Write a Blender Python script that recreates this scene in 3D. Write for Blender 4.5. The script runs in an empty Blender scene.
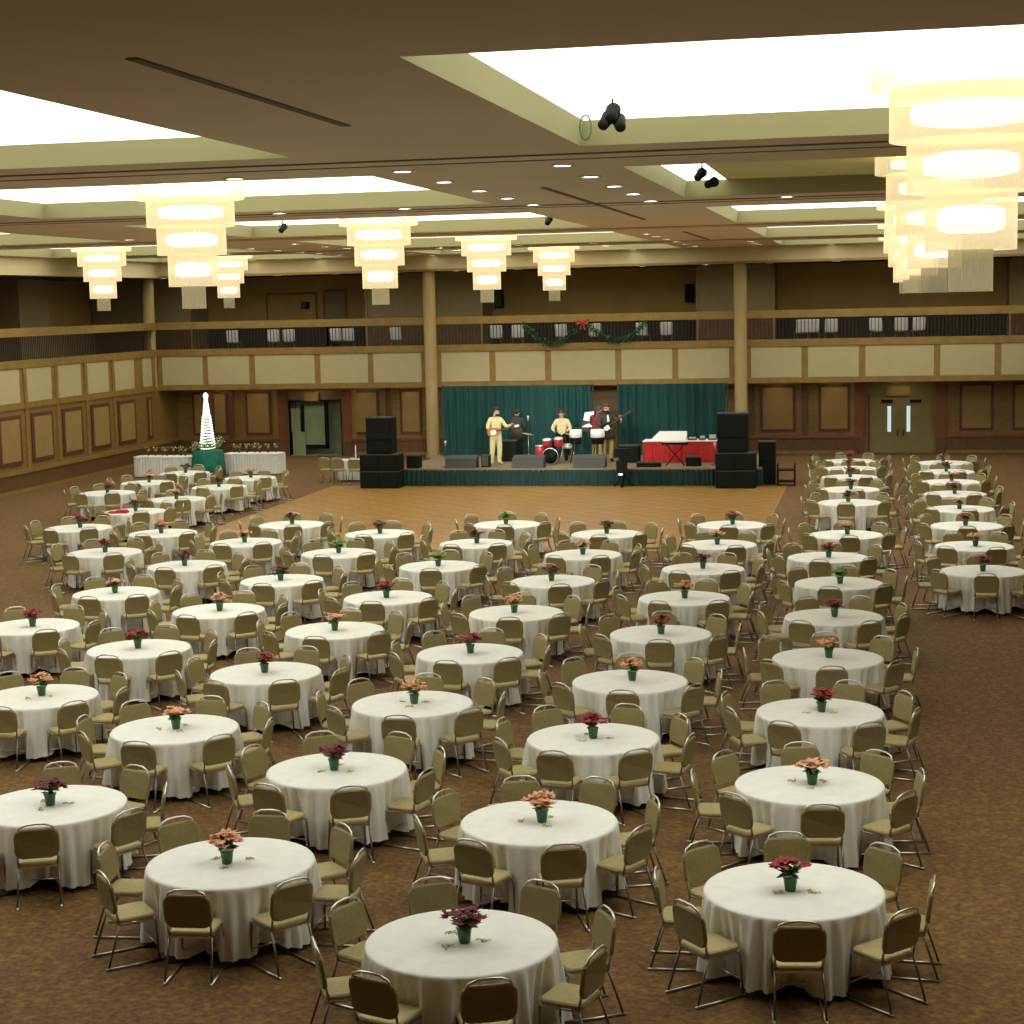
import bpy, math, random
from mathutils import Vector, Matrix
random.seed(7)
PI=math.pi; R=math.radians
C=bpy.context.scene.collection
sc=bpy.context.scene
def S(r,g,b):
    f=lambda c:(c/255/12.92 if c<=10 else ((c/255+.055)/1.055)**2.4)
    return (f(r),f(g),f(b))
# ------------------------------------------------------------------ materials
MT={}
def mat(n,col,rough=.6,metal=0,noise=0,scale=8,bump=0,emit=None,es=0,stretch=(1,1,1),coat=0):
    m=bpy.data.materials.new(n); m.use_nodes=True; nt=m.node_tree; b=nt.nodes['Principled BSDF']
    b.inputs['Base Color'].default_value=(*col,1); b.inputs['Roughness'].default_value=rough; b.inputs['Metallic'].default_value=metal
    if coat: b.inputs['Coat Weight'].default_value=coat
    if noise or bump:
        tc=nt.nodes.new('ShaderNodeTexCoord'); mp=nt.nodes.new('ShaderNodeMapping'); mp.inputs['Scale'].default_value=stretch
        nt.links.new(tc.outputs['Object'],mp.inputs['Vector'])
        nz=nt.nodes.new('ShaderNodeTexNoise'); nz.inputs['Scale'].default_value=scale; nz.inputs['Detail'].default_value=4
        nt.links.new(mp.outputs[0],nz.inputs['Vector'])
        if noise:
            cr=nt.nodes.new('ShaderNodeValToRGB'); e=cr.color_ramp.elements
            e[0].position=.3; e[1].position=.7
            e[0].color=(*[c*(1-noise) for c in col],1); e[1].color=(*[min(1,c*(1+noise)) for c in col],1)
            nt.links.new(nz.outputs['Fac'],cr.inputs[0]); nt.links.new(cr.outputs[0],b.inputs['Base Color'])
        if bump:
            bp=nt.nodes.new('ShaderNodeBump'); bp.inputs['Strength'].default_value=bump; bp.inputs['Distance'].default_value=.02
            nt.links.new(nz.outputs['Fac'],bp.inputs['Height']); nt.links.new(bp.outputs[0],b.inputs['Normal'])
    if emit: b.inputs['Emission Color'].default_value=(*emit,1); b.inputs['Emission Strength'].default_value=es
    MT[n]=m
    if n in ('black','blackgrille','blackcloth','greybox'): b.inputs['Specular IOR Level'].default_value=.15
    return m
mat('cloth',(.80,.80,.74),.85,noise=.04,scale=6,bump=.1)
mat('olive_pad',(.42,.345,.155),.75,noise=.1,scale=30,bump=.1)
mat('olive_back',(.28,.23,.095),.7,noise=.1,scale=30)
mat('chrome',(.62,.60,.55),.28,.9)
mat('tabletop',(.3,.22,.13),.5,noise=.1)
mat('green_foil',(.03,.13,.045),.35,noise=.3,scale=40)
mat('leaf',(.06,.17,.04),.6,noise=.4,scale=30)
mat('leaf_light',(.25,.38,.09),.6,noise=.3,scale=30)
mat('red_petal',(.34,.010,.025),.6,noise=.4,scale=30)
mat('darkred_petal',(.17,.009,.02),.6,noise=.4,scale=30)
mat('orange_petal',(.88,.40,.22),.6,noise=.35,scale=25)
mat('ribbon',(.62,.62,.20),.6)
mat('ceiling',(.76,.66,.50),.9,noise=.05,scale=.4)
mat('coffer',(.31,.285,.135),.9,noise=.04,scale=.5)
mat('slot',(.16,.13,.085),.8)
mat('wood',(.235,.14,.038),.5,noise=.18,scale=3,stretch=(1,1,6))
mat('trimwood',(.27,.165,.038),.5,noise=.15,scale=3)
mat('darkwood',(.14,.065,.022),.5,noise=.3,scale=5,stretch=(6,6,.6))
mat('redwood',(.22,.07,.02),.45,noise=.2,scale=4,stretch=(5,5,.6))
mat('moulding',(.12,.04,.022),.5)
mat('inset',(.32,.21,.065),.7,noise=.06,scale=2)
mat('fascia_panel',(.49,.42,.225),.85,noise=.03,scale=3)
mat('column',(.35,.25,.095),.6,noise=.05,scale=2)
mat('upper_wall',(.40,.26,.09),.85,noise=.12,scale=.6)
mat('pier',(.27,.20,.10),.85,noise=.1,scale=4,stretch=(8,8,.3))
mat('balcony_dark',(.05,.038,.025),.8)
mat('iron',(.03,.025,.02),.5)
mat('door_tan',(.24,.19,.07),.6,noise=.06,scale=3)
mat('door_green',(.27,.34,.19),.5,noise=.1,scale=2)
mat('hall_green',(.36,.40,.25),.7,noise=.1,scale=1.5)
mat('black',(.008,.009,.008),.7,noise=.3,scale=20)
mat('blackgrille',(.009,.010,.008),.7,noise=.5,scale=60)
mat('greybox',(.06,.065,.055),.6,noise=.2,scale=20)
mat('wedge',(.035,.037,.033),.6,noise=.3,scale=40)
mat('teal',(.007,.068,.064),.8,noise=.2,scale=4,stretch=(4,4,.5))
mat('teal_dark',(.004,.036,.034),.8,noise=.3,scale=5,stretch=(4,4,.5))
mat('teal_bright',(.01,.20,.13),.7,noise=.2,scale=4)
mat('stagefloor',(.22,.155,.085),.7,noise=.15,scale=2)
mat('redcloth',(.50,.02,.018),.7,noise=.15,scale=5)
mat('white',(.82,.82,.80),.6)
mat('steel',(.75,.77,.8),.3,.5)
mat('skin',(.58,.33,.21),.6,noise=.05,scale=30)
mat('cream',(.70,.63,.34),.8,noise=.08,scale=12)
mat('khaki',(.40,.32,.13),.8,noise=.08,scale=12)
mat('charcoal',(.045,.05,.045),.8,noise=.2,scale=12)
mat('blackcloth',(.012,.012,.013),.8)
mat('maroon',(.20,.035,.045),.8,noise=.15,scale=12)
mat('navy',(.03,.05,.20),.7)
mat('hair',(.03,.016,.01),.7,noise=.3,scale=40)
mat('hairbrown',(.10,.045,.02),.7,noise=.3,scale=40)
mat('guitarwood',(.45,.17,.035),.3,noise=.15,scale=8,coat=.5)
mat('drumred',(.52,.03,.05),.3,noise=.1,scale=8,coat=.4)
mat('brass',(.55,.42,.16),.3,.8)
mat('glass_lit',(.5,.6,.62),.2,emit=(.55,.75,.8),es=.55)
mat('legmetal',(.22,.19,.15),.4,.7)
mat('upper_trim',(.19,.115,.045),.7)
mat('downlight_strong',(1,1,1),.5,emit=(1,.85,.6),es=26)
mat('downlight',(1,1,1),.5,emit=(1,.93,.86),es=7)
mat('coffer_top_glow',(.9,.9,.9),.6,emit=(.98,1,.90),es=1.75)  # coffer tops emit light themselves, in place of unseen cove lamps
mat('coffer_top_plain',(.78,.74,.36),.8)
mat('bulbs',(1,1,1),.5,emit=(1,.93,.76),es=1.5)
mat('tree_light',(1,1,1),.5,emit=(1,1,.98),es=1.1)
mat('spot_lens',(1,1,1),.3,emit=(1,.97,.85),es=3)
def crystal():
    m=bpy.data.materials.new('crystal'); m.use_nodes=True; nt=m.node_tree; nt.nodes.clear()
    o=nt.nodes.new('ShaderNodeOutputMaterial'); mx=nt.nodes.new('ShaderNodeMixShader'); tr=nt.nodes.new('ShaderNodeBsdfTransparent')
    ad=nt.nodes.new('ShaderNodeAddShader'); em=nt.nodes.new('ShaderNodeEmission'); df=nt.nodes.new('ShaderNodeBsdfTranslucent')
    tr.inputs[0].default_value=(1,.95,.8,1)
    em.inputs[0].default_value=(1,.82,.50,1); em.inputs[1].default_value=.38; df.inputs[0].default_value=(.42,.38,.28,1)
    nt.links.new(em.outputs[0],ad.inputs[0]); nt.links.new(df.outputs[0],ad.inputs[1])
    mx.inputs[0].default_value=.62
    nt.links.new(tr.outputs[0],mx.inputs[1]); nt.links.new(ad.outputs[0],mx.inputs[2]); nt.links.new(mx.outputs[0],o.inputs[0]); MT['crystal']=m
    m2=m.copy(); m2.name='crystal_dim'; MT['crystal_dim']=m2
    for n in m2.node_tree.nodes:
        if n.type=='EMISSION': n.inputs[0].default_value=(.95,.9,.62,1); n.inputs[1].default_value=.10
crystal()
def carpet():
    m=bpy.data.materials.new('carpet'); m.use_nodes=True; nt=m.node_tree; b=nt.nodes['Principled BSDF']; b.inputs['Roughness'].default_value=.95
    tc=nt.nodes.new('ShaderNodeTexCoord'); v=nt.nodes.new('ShaderNodeTexVoronoi'); v.inputs['Scale'].default_value=7
    n=nt.nodes.new('ShaderNodeTexNoise'); n.inputs['Scale'].default_value=16; n.inputs['Detail'].default_value=5
    nt.links.new(tc.outputs['Object'],v.inputs['Vector']); nt.links.new(tc.outputs['Object'],n.inputs['Vector'])
    c1=nt.nodes.new('ShaderNodeValToRGB'); e=c1.color_ramp.elements; e[0].position=.1;e[0].color=(.23,.12,.03,1); e[1].position=.55;e[1].color=(.10,.045,.012,1)
    c2=nt.nodes.new('ShaderNodeValToRGB'); e=c2.color_ramp.elements; e[0].position=.35;e[0].color=(.085,.033,.01,1); e[1].position=.65;e[1].color=(.26,.15,.035,1)
    mx=nt.nodes.new('ShaderNodeMix'); mx.data_type='RGBA'; mx.inputs[0].default_value=.5
    nt.links.new(v.outputs['Distance'],c1.inputs[0]); nt.links.new(n.outputs['Fac'],c2.inputs[0])
    nt.links.new(c1.outputs[0],mx.inputs[6]); nt.links.new(c2.outputs[0],mx.inputs[7]); nt.links.new(mx.outputs[2],b.inputs['Base Color'])
    MT['carpet']=m
    m=bpy.data.materials.new('parquet'); m.use_nodes=True; nt=m.node_tree; b=nt.nodes['Principled BSDF']; b.inputs['Roughness'].default_value=.42
    tc=nt.nodes.new('ShaderNodeTexCoord'); ck=nt.nodes.new('ShaderNodeTexChecker'); ck.inputs['Scale'].default_value=2.2
    ck.inputs['Color1'].default_value=(.38,.20,.034,1); ck.inputs['Color2'].default_value=(.31,.16,.026,1)
    n=nt.nodes.new('ShaderNodeTexNoise'); n.inputs['Scale'].default_value=1.3; n.inputs['Detail'].default_value=6
    mx=nt.nodes.new('ShaderNodeMix'); mx.data_type='RGBA'; mx.blend_type='MULTIPLY'; mx.inputs[0].default_value=.6
    cr=nt.nodes.new('ShaderNodeValToRGB'); e=cr.color_ramp.elements; e[0].position=.3;e[0].color=(.7,.68,.62,1);e[1].position=.7;e[1].color=(1,1,1,1)
    nt.links.new(tc.outputs['Object'],ck.inputs['Vector']); nt.links.new(tc.outputs['Object'],n.inputs['Vector'])
    nt.links.new(n.outputs['Fac'],cr.inputs[0]); nt.links.new(ck.outputs[0],mx.inputs[6]); nt.links.new(cr.outputs[0],mx.inputs[7]); nt.links.new(mx.outputs[2],b.inputs['Base Color'])
    MT['parquet']=m
carpet()
# ------------------------------------------------------------------ mesh builder
class MB:
    def __init__(s): s.v=[];s.f=[];s.m=[];s.sm=[];s.mats=[];s.M=None
    def mi(s,n):
        if n not in s.mats: s.mats.append(n)
        return s.mats.index(n)
    def add(s,vs,fs,mt,smooth=False):
        o=len(s.v); i=s.mi(mt)
        for v in vs: s.v.append(tuple(s.M@Vector(v)) if s.M else tuple(v))
        for f in fs: s.f.append(tuple(a+o for a in f)); s.m.append(i); s.sm.append(smooth)
        return s
    def box(s,x0,x1,y0,y1,z0,z1,mt):
        vs=[(x,y,z) for z in (z0,z1) for y in (y0,y1) for x in (x0,x1)]
        return s.add(vs,[(0,2,3,1),(4,5,7,6),(0,1,5,4),(2,6,7,3),(0,4,6,2),(1,3,7,5)],mt)
    def tube(s,pts,r,mt,n=6,closed=False,caps=True):
        P=[Vector(p) for p in pts]; k=len(P); vs=[]; rr=r if isinstance(r,(list,tuple)) else [r]*k
        prev=None
        for i,p in enumerate(P):
            a=P[(i-1)%k] if (i>0 or closed) else p; b=P[(i+1)%k] if (i<k-1 or closed) else p
            t=(b-a).normalized()
            if prev is None:
                u=t.cross(Vector((0,0,1)));
                if u.length<.1: u=t.cross(Vector((1,0,0)))
            else: u=prev-t*prev.dot(t)
            u.normalize(); prev=u; w=t.cross(u)
            for j in range(n):
                q=2*PI*j/n; vs.append(p+(u*math.cos(q)+w*math.sin(q))*rr[i])
        fs=[]
        for i in range(k if closed else k-1):
            for j in range(n):
                a=i*n+j;b=i*n+(j+1)%n;c=((i+1)%k)*n+(j+1)%n;d=((i+1)%k)*n+j; fs.append((a,b,c,d))
        if caps and not closed: fs.append(tuple(range(n-1,-1,-1))); fs.append(tuple(range((k-1)*n,k*n)))
        return s.add(vs,fs,mt,True)
    def lathe(s,prof,mt,n=24,c=(0,0,0),fn=None,smooth=True,caps=True):
        vs=[];k=len(prof)
        for i,(r,z) in enumerate(prof):
            for j in range(n):
                q=2*PI*j/n; rr=r+(fn(i,q) if fn else 0); vs.append((c[0]+rr*math.cos(q),c[1]+rr*math.sin(q),c[2]+z))
        fs=[(i*n+j,i*n+(j+1)%n,(i+1)*n+(j+1)%n,(i+1)*n+j) for i in range(k-1) for j in range(n)]
        if prof[0][0]>0 and caps: fs.append(tuple(range(n-1,-1,-1)))
        if prof[-1][0]>0 and caps: fs.append(tuple(range((k-1)*n,k*n)))
        return s.add(vs,fs,mt,smooth)
    def pad(s,w,d,z0,z1,r,bev,mt,M=None,curve=0):
        out=[]
        for cx,cy,a0 in ((w/2-r,d/2-r,0),(-w/2+r,d/2-r,90),(-w/2+r,-d/2+r,180),(w/2-r,-d/2+r,270)):
            for q in range(4):
                a=R(a0+30*q); out.append((cx,cy,math.cos(a),math.sin(a)))
        vs=[];n=len(out)
        for z,ins in ((z0,bev),(z0+bev,0),(z1-bev,0),(z1,bev)):
            for cx,cy,a,b in out:
                x=cx+a*(r-ins); y=cy+b*(r-ins); p=Vector((x,y,z+curve*x*x)); vs.append(M@p if M else p)
        fs=[(i*n+j,i*n+(j+1)%n,(i+1)*n+(j+1)%n,(i+1)*n+j) for i in range(3) for j in range(n)]
        fs+= [tuple(range(n-1,-1,-1)),tuple(range(3*n,4*n))]
        return s.add(vs,fs,mt,False)
    def merge(s,o,M):
        off=len(s.v)
        for v in o.v: s.v.append(tuple(M@Vector(v)))
        for f,m,q in zip(o.f,o.m,o.sm): s.f.append(tuple(a+off for a in f)); s.m.append(s.mi(o.mats[m])); s.sm.append(q)
    def mesh(s,name):
        me=bpy.data.meshes.new(name); me.from_pydata(s.v,[],s.f)
        for m in s.mats: me.materials.append(MT[m])
        me.polygons.foreach_set('material_index',s.m); me.polygons.foreach_set('use_smooth',s.sm); me.update(); return me
    def build(s,name,parent=None,loc=(0,0,0),rz=0,**kw):
        o=bpy.data.objects.new(name,s.mesh(name)); C.objects.link(o); o.parent=parent; o.location=loc; o.rotation_euler=(0,0,rz)
        for k,v in kw.items(): o[k]=v
        return o
def thing(name,label,cat,loc=(0,0,0),rz=0,group=None):
    o=bpy.data.objects.new(name,None); C.objects.link(o); o.location=loc; o.rotation_euler=(0,0,rz); o.empty_display_size=.2
    o['label']=label;o['category']=cat
    if group:o['group']=group
    return o
def tag(o,label,cat,group=None):
    o['label']=label;o['category']=cat
    if group:o['group']=group
    return o
KIDS={}
def dup(root,loc,rz=0,label=None,group=None,scale=None):
    r=root.copy(); C.objects.link(r); r.location=loc; r.rotation_euler=(0,0,rz)
    if label: r['label']=label
    if group: r['group']=group
    if root not in KIDS: KIDS[root]=[(c,list(c.children)) for c in root.children]
    for c,gs in KIDS[root]:
        d=c.copy(); C.objects.link(d); d.parent=r
        for g in gs: e=g.copy(); C.objects.link(e); e.parent=d
    return r
def struct(mb,name): o=mb.build(name); o['kind']='structure'; return o
ORD=['zeroth','first','second','third','fourth','fifth','sixth','seventh','eighth','ninth','tenth','eleventh','twelfth','thirteenth','fourteenth','fifteenth','sixteenth']
# ------------------------------------------------------------------ camera
f_px,yaw,pit,roll,CZ=1769.8,.206987,.118088,-.021952,6.277
cy,sy,cp,sp=math.cos(yaw),math.sin(yaw),math.cos(pit),math.sin(pit)
fw=Vector((-sy*cp,cy*cp,-sp)); rt=Vector((cy,sy,0)); up=rt.cross(fw)
r2=rt*math.cos(roll)+up*math.sin(roll); u2=-rt*math.sin(roll)+up*math.cos(roll)
cam=bpy.data.objects.new('camera',bpy.data.cameras.new('camera')); C.objects.link(cam)
cam.matrix_world=Matrix(((r2.x,u2.x,-fw.x,0),(r2.y,u2.y,-fw.y,0),(r2.z,u2.z,-fw.z,CZ),(0,0,0,1)))
cam.data.sensor_width=36; cam.data.lens=f_px/1024*36; cam.data.clip_end=300
sc.camera=cam
def px(x,y,z):
    d=Vector((x,y,z-CZ)); t=d.dot(fw); return 512+f_px*d.dot(r2)/t, 512-f_px*d.dot(u2)/t
# ------------------------------------------------------------------ room
XL,XR,YN,YB=-29.6,9.2,-5,71.5; YF=69.6; ZC=8.2
mb=MB(); mb.box(XL-4,XR,YN,YB+.3,-.3,0,'carpet'); struct(mb,'floor')
mb=MB(); mb.box(-18.8,-3.05,43.6,59.15,0.0,.012,'parquet'); o=struct(mb,'floor_parquet')
# coffered ceiling
XS=[(-28.9,-20.8),(-17,-7.5),(-3.7,5.7)]; YS=[(1.4,10),(13.7,22.3),(26,34.4),(38.3,46.9),(50.5,59),(62.7,68.5)]
xs=sorted({XL,XR,*[a for p in XS for a in p]}); ys=sorted({YN,YF-.4,*[a for p in YS for a in p]})
mb=MB(); cof=[]
for i in range(len(xs)-1):
    for j in range(len(ys)-1):
        x0,x1,y0,y1=xs[i],xs[i+1],ys[j],ys[j+1]
        if (x0,x1) in XS and (y0,y1) in YS:
            z=ZC+.31; t=.05
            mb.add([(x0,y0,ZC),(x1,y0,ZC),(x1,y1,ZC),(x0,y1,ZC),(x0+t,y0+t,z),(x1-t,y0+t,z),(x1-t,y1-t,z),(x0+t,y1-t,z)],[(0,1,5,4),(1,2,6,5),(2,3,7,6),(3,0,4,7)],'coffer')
            cof.append((x0,x1,y0,y1))
        else: mb.add([(x0,y0,ZC),(x1,y0,ZC),(x1,y1,ZC),(x0,y1,ZC)],[(0,1,2,3)],'ceiling')
mb.box(XL,XR,YN,YF,ZC+.5,ZC+.7,'ceiling')
struct(mb,'ceiling')
k=0
for x0,x1,y0,y1 in cof:
    k+=1; mb=MB(); m='coffer_top_glow'
    if y0<5: m='coffer_top_plain'
    if x0>-5 and 25<y0<27:
        mb.box(x0,x0+.8,y0,y1,ZC+.31,ZC+.42,'coffer_top_glow'); mb.box(x0+.8,x1,y0,y1,ZC+.31,ZC+.42,'coffer_top_plain')  # uneven brightness of this coffer top, built as a glowing left strip
    else: mb.box(x0,x1,y0,y1,ZC+.31,ZC+.42,m)
    struct(mb,'ceiling_coffer_top')
mb=MB()
for a in (22.3,34.4,46.9,59):
    mb.box(XL,XR,a+1.0,a+1.12,ZC-.015,ZC,'slot'); mb.box(XL,XR,a+1.9,a+1.95,ZC-.01,ZC,'slot')
struct(mb,'trim_1')
mb=MB()
for a,b in ((13,18.6),(30,43.2),(52,60)): mb.box(-5.68,-5.58,a,b,ZC-.015,ZC,'slot')
struct(mb,'trim_2')
# beam above balcony
mb=MB(); mb.box(XL-4,XR,YF-.4,YF+.7,7.57,ZC+.1,'fascia_panel'); mb.box(XL-4,XR,YF-.43,YF-.4,7.57,7.66,'trimwood'); mb.box(XL-.3,XL+.4,YN,YF-.4,7.57,ZC+.1,'fascia_panel'); struct(mb,'trim_3')
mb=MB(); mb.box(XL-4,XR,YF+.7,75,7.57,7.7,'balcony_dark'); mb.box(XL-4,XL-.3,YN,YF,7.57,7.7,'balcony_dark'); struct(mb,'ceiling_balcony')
# back wall lower
mb=MB(); mb.box(XL-4,-24.55,YB,YB+.2,0,2.96,'wood'); mb.box(-22.3,-.55,YB,YB+.2,0,2.96,'wood'); mb.box(2.0,XR,YB,YB+.2,0,2.96,'wood'); mb.box(-24.55,-22.3,YB,YB+.2,2.3,2.96,'wood'); mb.box(-.55,2.0,YB,YB+.2,2.3,2.96,'door_tan')
# dado, ledge
for a,b in ((XL,-24.75),(-22.1,-17.9),(-5.4,-.75),(2.2,XR)):
    mb.box(a,b,YB-.04,YB,.12,.62,'darkwood'); mb.box(a,b,YB-.12,YB,.62,.72,'redwood'); mb.box(a,b,YB-.06,YB,0,.12,'trimwood')
for a,b in ((-28.9,-28.2),(-28.0,-27.3),(-26.5,-25.35),(-21.75,-20.6),(-19.7,-18.75),(-4.75,-3.35),(-2.45,-1.2),(3,4.3),(5,6.3)):
    mb.box(a,b,YB-.05,YB,.88,2.75,'moulding'); mb.box(a+.11,b-.11,YB-.07,YB,.99,2.64,'inset')
for x in (-27.15,-20.2,-3.0,-5.1): mb.box(x-.12,x+.12,YB-.05,YB,.72,2.96,'darkwood')
for x in (-24.85,-22.0,-.85,2.3): mb.box(x-.2,x+.2,YB-.1,YB,.72,2.96,'redwood'); mb.box(x-.2,x+.2,YB-.11,YB,0,.62,'darkwood')
for x in (-25.15,-21.9+.2,-1.1): mb.box(x-.1,x+.1,YB-.06,YB,.72,2.96,'trimwood')
struct(mb,'wall_back')
# upper wall + piers
mb=MB(); mb.box(XL-4,XR,74,74.2,4.3,7.6,'upper_wall'); mb.box(XL-4,XR,73.93,74,4.4,5.6,'balcony_dark')  # dark lower band puts the shade behind the rail into the wall colour
for a,b in ((-33.5,-29),(-21.2,-16.2),(-7.3,-4.2),(4.9,9.2)):
    mb.box(a,b,72,74,4.3,7.6,'pier'); mb.box(a,b,71.96,72,4.4,5.55,'darkwood'); mb.box(b-.06,b+.02,71.95,72.1,4.3,7.55,'inset'); mb.box(a-.02,a+.06,71.95,72.1,4.3,7.55,'inset')  # dark band low on each pier is painted shade, not wainscot
struct(mb,'wall_back_upper')
mb=MB(); mb.box(-26.3,-23.95,73.96,74,4.4,6.9,'upper_trim'); mb.box(-26.2,-24.05,73.94,74,4.4,6.8,'upper_wall'); struct(mb,'door_1')
mb=MB(); mb.box(-23.7,-22.6,73.96,74,4.4,7.0,'upper_trim'); mb.box(-23.58,-22.72,73.93,74,4.4,6.88,'pier'); struct(mb,'door_2')
# balcony slab + fascia back
def fascia(mb,u,lo,hi,segs,along='x',p=YF):
    def bx(a,b,c,d,z0,z1,m):   # a..b along, c..d offset into the room
        if along=='x': mb.box(a,b,p-d,p-c,z0,z1,m)
        else: mb.box(p+c,p+d,a,b,z0,z1,m)
    bx(lo,hi,-.2,0,2.96,4.60,'trimwood'); bx(lo,hi,0,.05,2.92,3.12,'trimwood'); bx(lo,hi,0,.05,4.34,4.62,'trimwood')
    for a,b in segs: bx(a,b,0,.015,3.14,4.32,'fascia_panel')
    bx(lo,hi,-.15,.08,5.44,5.74,'trimwood')
seg=[(-29.4,-27.62),(-27.38,-25.58),(-25.32,-22.75),(-22.5,-20.48),(-20.24,-18.23),(-17.39,-15.41),(-15.15,-13.14),(-12.88,-10.31),(-10.06,-8.05),(-7.81,-5.82),(-4.97,-3.03),(-2.78,-.85),(-.6,1.96),(2.2,4.2),(4.45,6.4),(7.2,9.0)]
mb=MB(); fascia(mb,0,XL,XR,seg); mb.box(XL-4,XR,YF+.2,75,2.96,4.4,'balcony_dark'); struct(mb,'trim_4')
lseg=[]; y=65.05
while y>-4: lseg.append((y-2.1,y-.1) if False else (y+.15,y+2.1)); y-=2.45
mb=MB(); fascia(mb,0,YN,YF-.3,[(68.0,68.9)]+lseg,'y',XL); mb.box(XL-4,XL-.2,YN,YF,2.96,4.4,'balcony_dark'); struct(mb,'trim_5')
# railing bars
mb=MB(); x=XL+.1
while x<XR: mb.box(x-.012,x+.012,YF-.012,YF+.012,4.6,5.45,'iron'); x+=.14
o=mb.build('railing'); tag(o,'thin dark vertical railing bars along the far balcony','railing')
mb=MB(); y=40
while y<69: mb.box(XL-.012,XL+.012,y-.012,y+.012,4.6,5.45,'iron'); y+=.14
o=mb.build('railing'); tag(o,'thin dark railing bars of the left side balcony','railing')
# left wall
mb=MB(); mb.box(XL-.2,XL,YN,YB,0,2.96,'wood'); mb.box(XL,XL+.05,YN,YB,0,.12,'trimwood'); mb.box(XL,XL+.04,YN,YB,.12,.66,'darkwood'); mb.box(XL,XL+.09,YN,YB,.66,.8,'trimwood')
for a,b in [(68.05,68.8)]+lseg: mb.box(XL,XL+.05,a+.2,b-.1,.98,2.72,'moulding'); mb.box(XL,XL+.07,a+.36,b-.26,1.12,2.58,'inset')
for a,b in lseg: mb.box(XL,XL+.06,a-.22,a-.02,.8,4.4,'trimwood')
struct(mb,'wall_left')
mb=MB(); mb.box(XL-4.2,XL-4,YN,YB+4,0,8.3,'upper_wall')
y=66
while y>10: mb.box(XL-4,XL-3,y-2.5,y,4.3,7.6,'pier'); y-=7
struct(mb,'wall_left_upper')
mb=MB(); mb.box(XR,XR+.2,YN,75,0,9,'wood'); struct(mb,'wall_right')
mb=MB(); mb.box(XL-4,XR,YN-.2,YN,0,9,'wood'); struct(mb,'wall_front')
# columns
for i,(x,l) in enumerate([(-29.85,'round tan column at the far left corner of the hall'),(-17.80,'tall round tan column left of the green stage curtain'),(-5.36,'tall round tan column behind the right speaker stack'),(7.15,'round tan column at the far right')]):
    mb=MB(); mb.lathe([(.29,0),(.29,.15),(.25,.2),(.25,7.57)],'column',20,(x,YF-.12,0)); o=mb.build('column'); tag(o,l,'column')
# doorways
mb=MB(); mb.box(-.55,2.0,YB,YB+.08,0,2.3,'door_tan'); mb.box(-.52,-.44,YB-.05,YB,0,2.3,'moulding'); o=struct(mb,'door_3')
for s in (0,1):
    d=MB(); d.box(-.42+1.2*s,.72+1.2*s,YB-.05,YB,.02,2.24,'door_tan'); dd=d.build('door_leaf',o)
    w=MB(); w.box(.24+.74*s,.38+.74*s,YB-.07,YB-.05,.86,1.87,'glass_lit'); w.build('window_slit',dd)
    h=MB(); h.box(.0+1.1*s,.45+1.1*s,YB-.12,YB-.05,2.0,2.12,'black'); h.build('door_closer',dd)
    h=MB(); h.box(.60+.22*s,.66+.22*s,YB-.13,YB-.05,.7,.95,'iron'); h.build('door_handle',dd)
mb=MB(); mb.box(.2,1.1,YB-.13,YB-.08,2.28,2.66,'inset'); tag(mb.build('wall_sign'),'blank tan sign box above the right double doors','sign')
mb=MB(); mb.box(-24.55,-22.3,YB+.9,YB+1.0,0,2.96,'hall_green'); mb.box(-24.6,-24.55,YB,YB+1,0,2.4,'hall_green'); mb.box(-22.3,-22.25,YB,YB+1,0,2.4,'hall_green')
mb.box(-24.55,-22.3,YB,YB+1,-.02,.02,'hall_green'); mb.box(-24.55,-22.3,YB,YB+1,2.3,2.35,'hall_green'); o=struct(mb,'door_4')
d=MB(); d.box(-24.0,-23.0,YB+.15,YB+.2,.45,2.1,'door_green')
for b in ((-24.1,-23.95,YB+.1,YB+.2,.9,2.15),(-23.05,-22.9,YB+.1,YB+.2,.3,2.25),(-23.9,-22.9,YB+.1,YB+.2,.28,.45)): d.box(*b,'black')
d.build('door_leaf',o)
d=MB(); d.box(-24.45,-23.9,YB+.02,YB+.08,0,1.0,'door_green'); d.box(-24.5,-24.1,YB+.02,YB+.08,1.0,2.0,'door_green'); d.build('door_leaf',o)
mb=MB(); mb.box(-23.85,-23.2,YB-.13,YB-.03,2.3,2.68,'inset'); tag(mb.build('wall_sign'),'blank tan sign box above the green doorway','sign')
# ------------------------------------------------------------------ lights (fixtures; one downlight added as fill)
DL=[('left row of ceiling downlights beside the middle coffers',-6.8,[25.2,27.7,30.2,32.6,35.1,52.6,55.1,57.6,60.5,63.5,66.4]),
('row of ceiling downlights along the right coffers',-4.45,[25.2,27.7,30.2,32.6,35.1,62.8,64.6,66.4]),
('row of ceiling downlights left of the left chandeliers',-17.6,[52.4,55.4,57.8,66.0]),
('far left row of ceiling downlights',-20.1,[45.7,55.3,57.9,60.3,62.5,64.9]),
('row of ceiling downlights across the far beam',None,[(-22.7,60.1),(-15,60.2),(-12.15,59.8),(-9.55,60),(-15.05,63.0),(-9.6,63.0)]),
('ceiling downlights beside the middle coffers',None,[(-9.45,25.4),(-9.4,34.9),(-12.1,35.05),(-1.8,35.15)]),
('ceiling downlights along the beam above the balcony',None,[(x,68.85) for x in (-25.0,-22.2,-17.5,-14.6,-11.9,-9.4,-1.85,.7)])]
dlm=MB(); dlm.lathe([(.13,-.012),(.13,0)],'downlight',14); rim=MB(); rim.lathe([(.13,-.02),(.17,-.02),(.17,0),(.13,0)],'white',14,caps=False)
dlm=dlm.mesh('lamp_disc'); rim=rim.mesh('trim_ring')
strong=MB(); strong.lathe([(.10,-.012),(.10,0)],'downlight_strong',14); strong=strong.mesh('lamp_disc')
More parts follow.
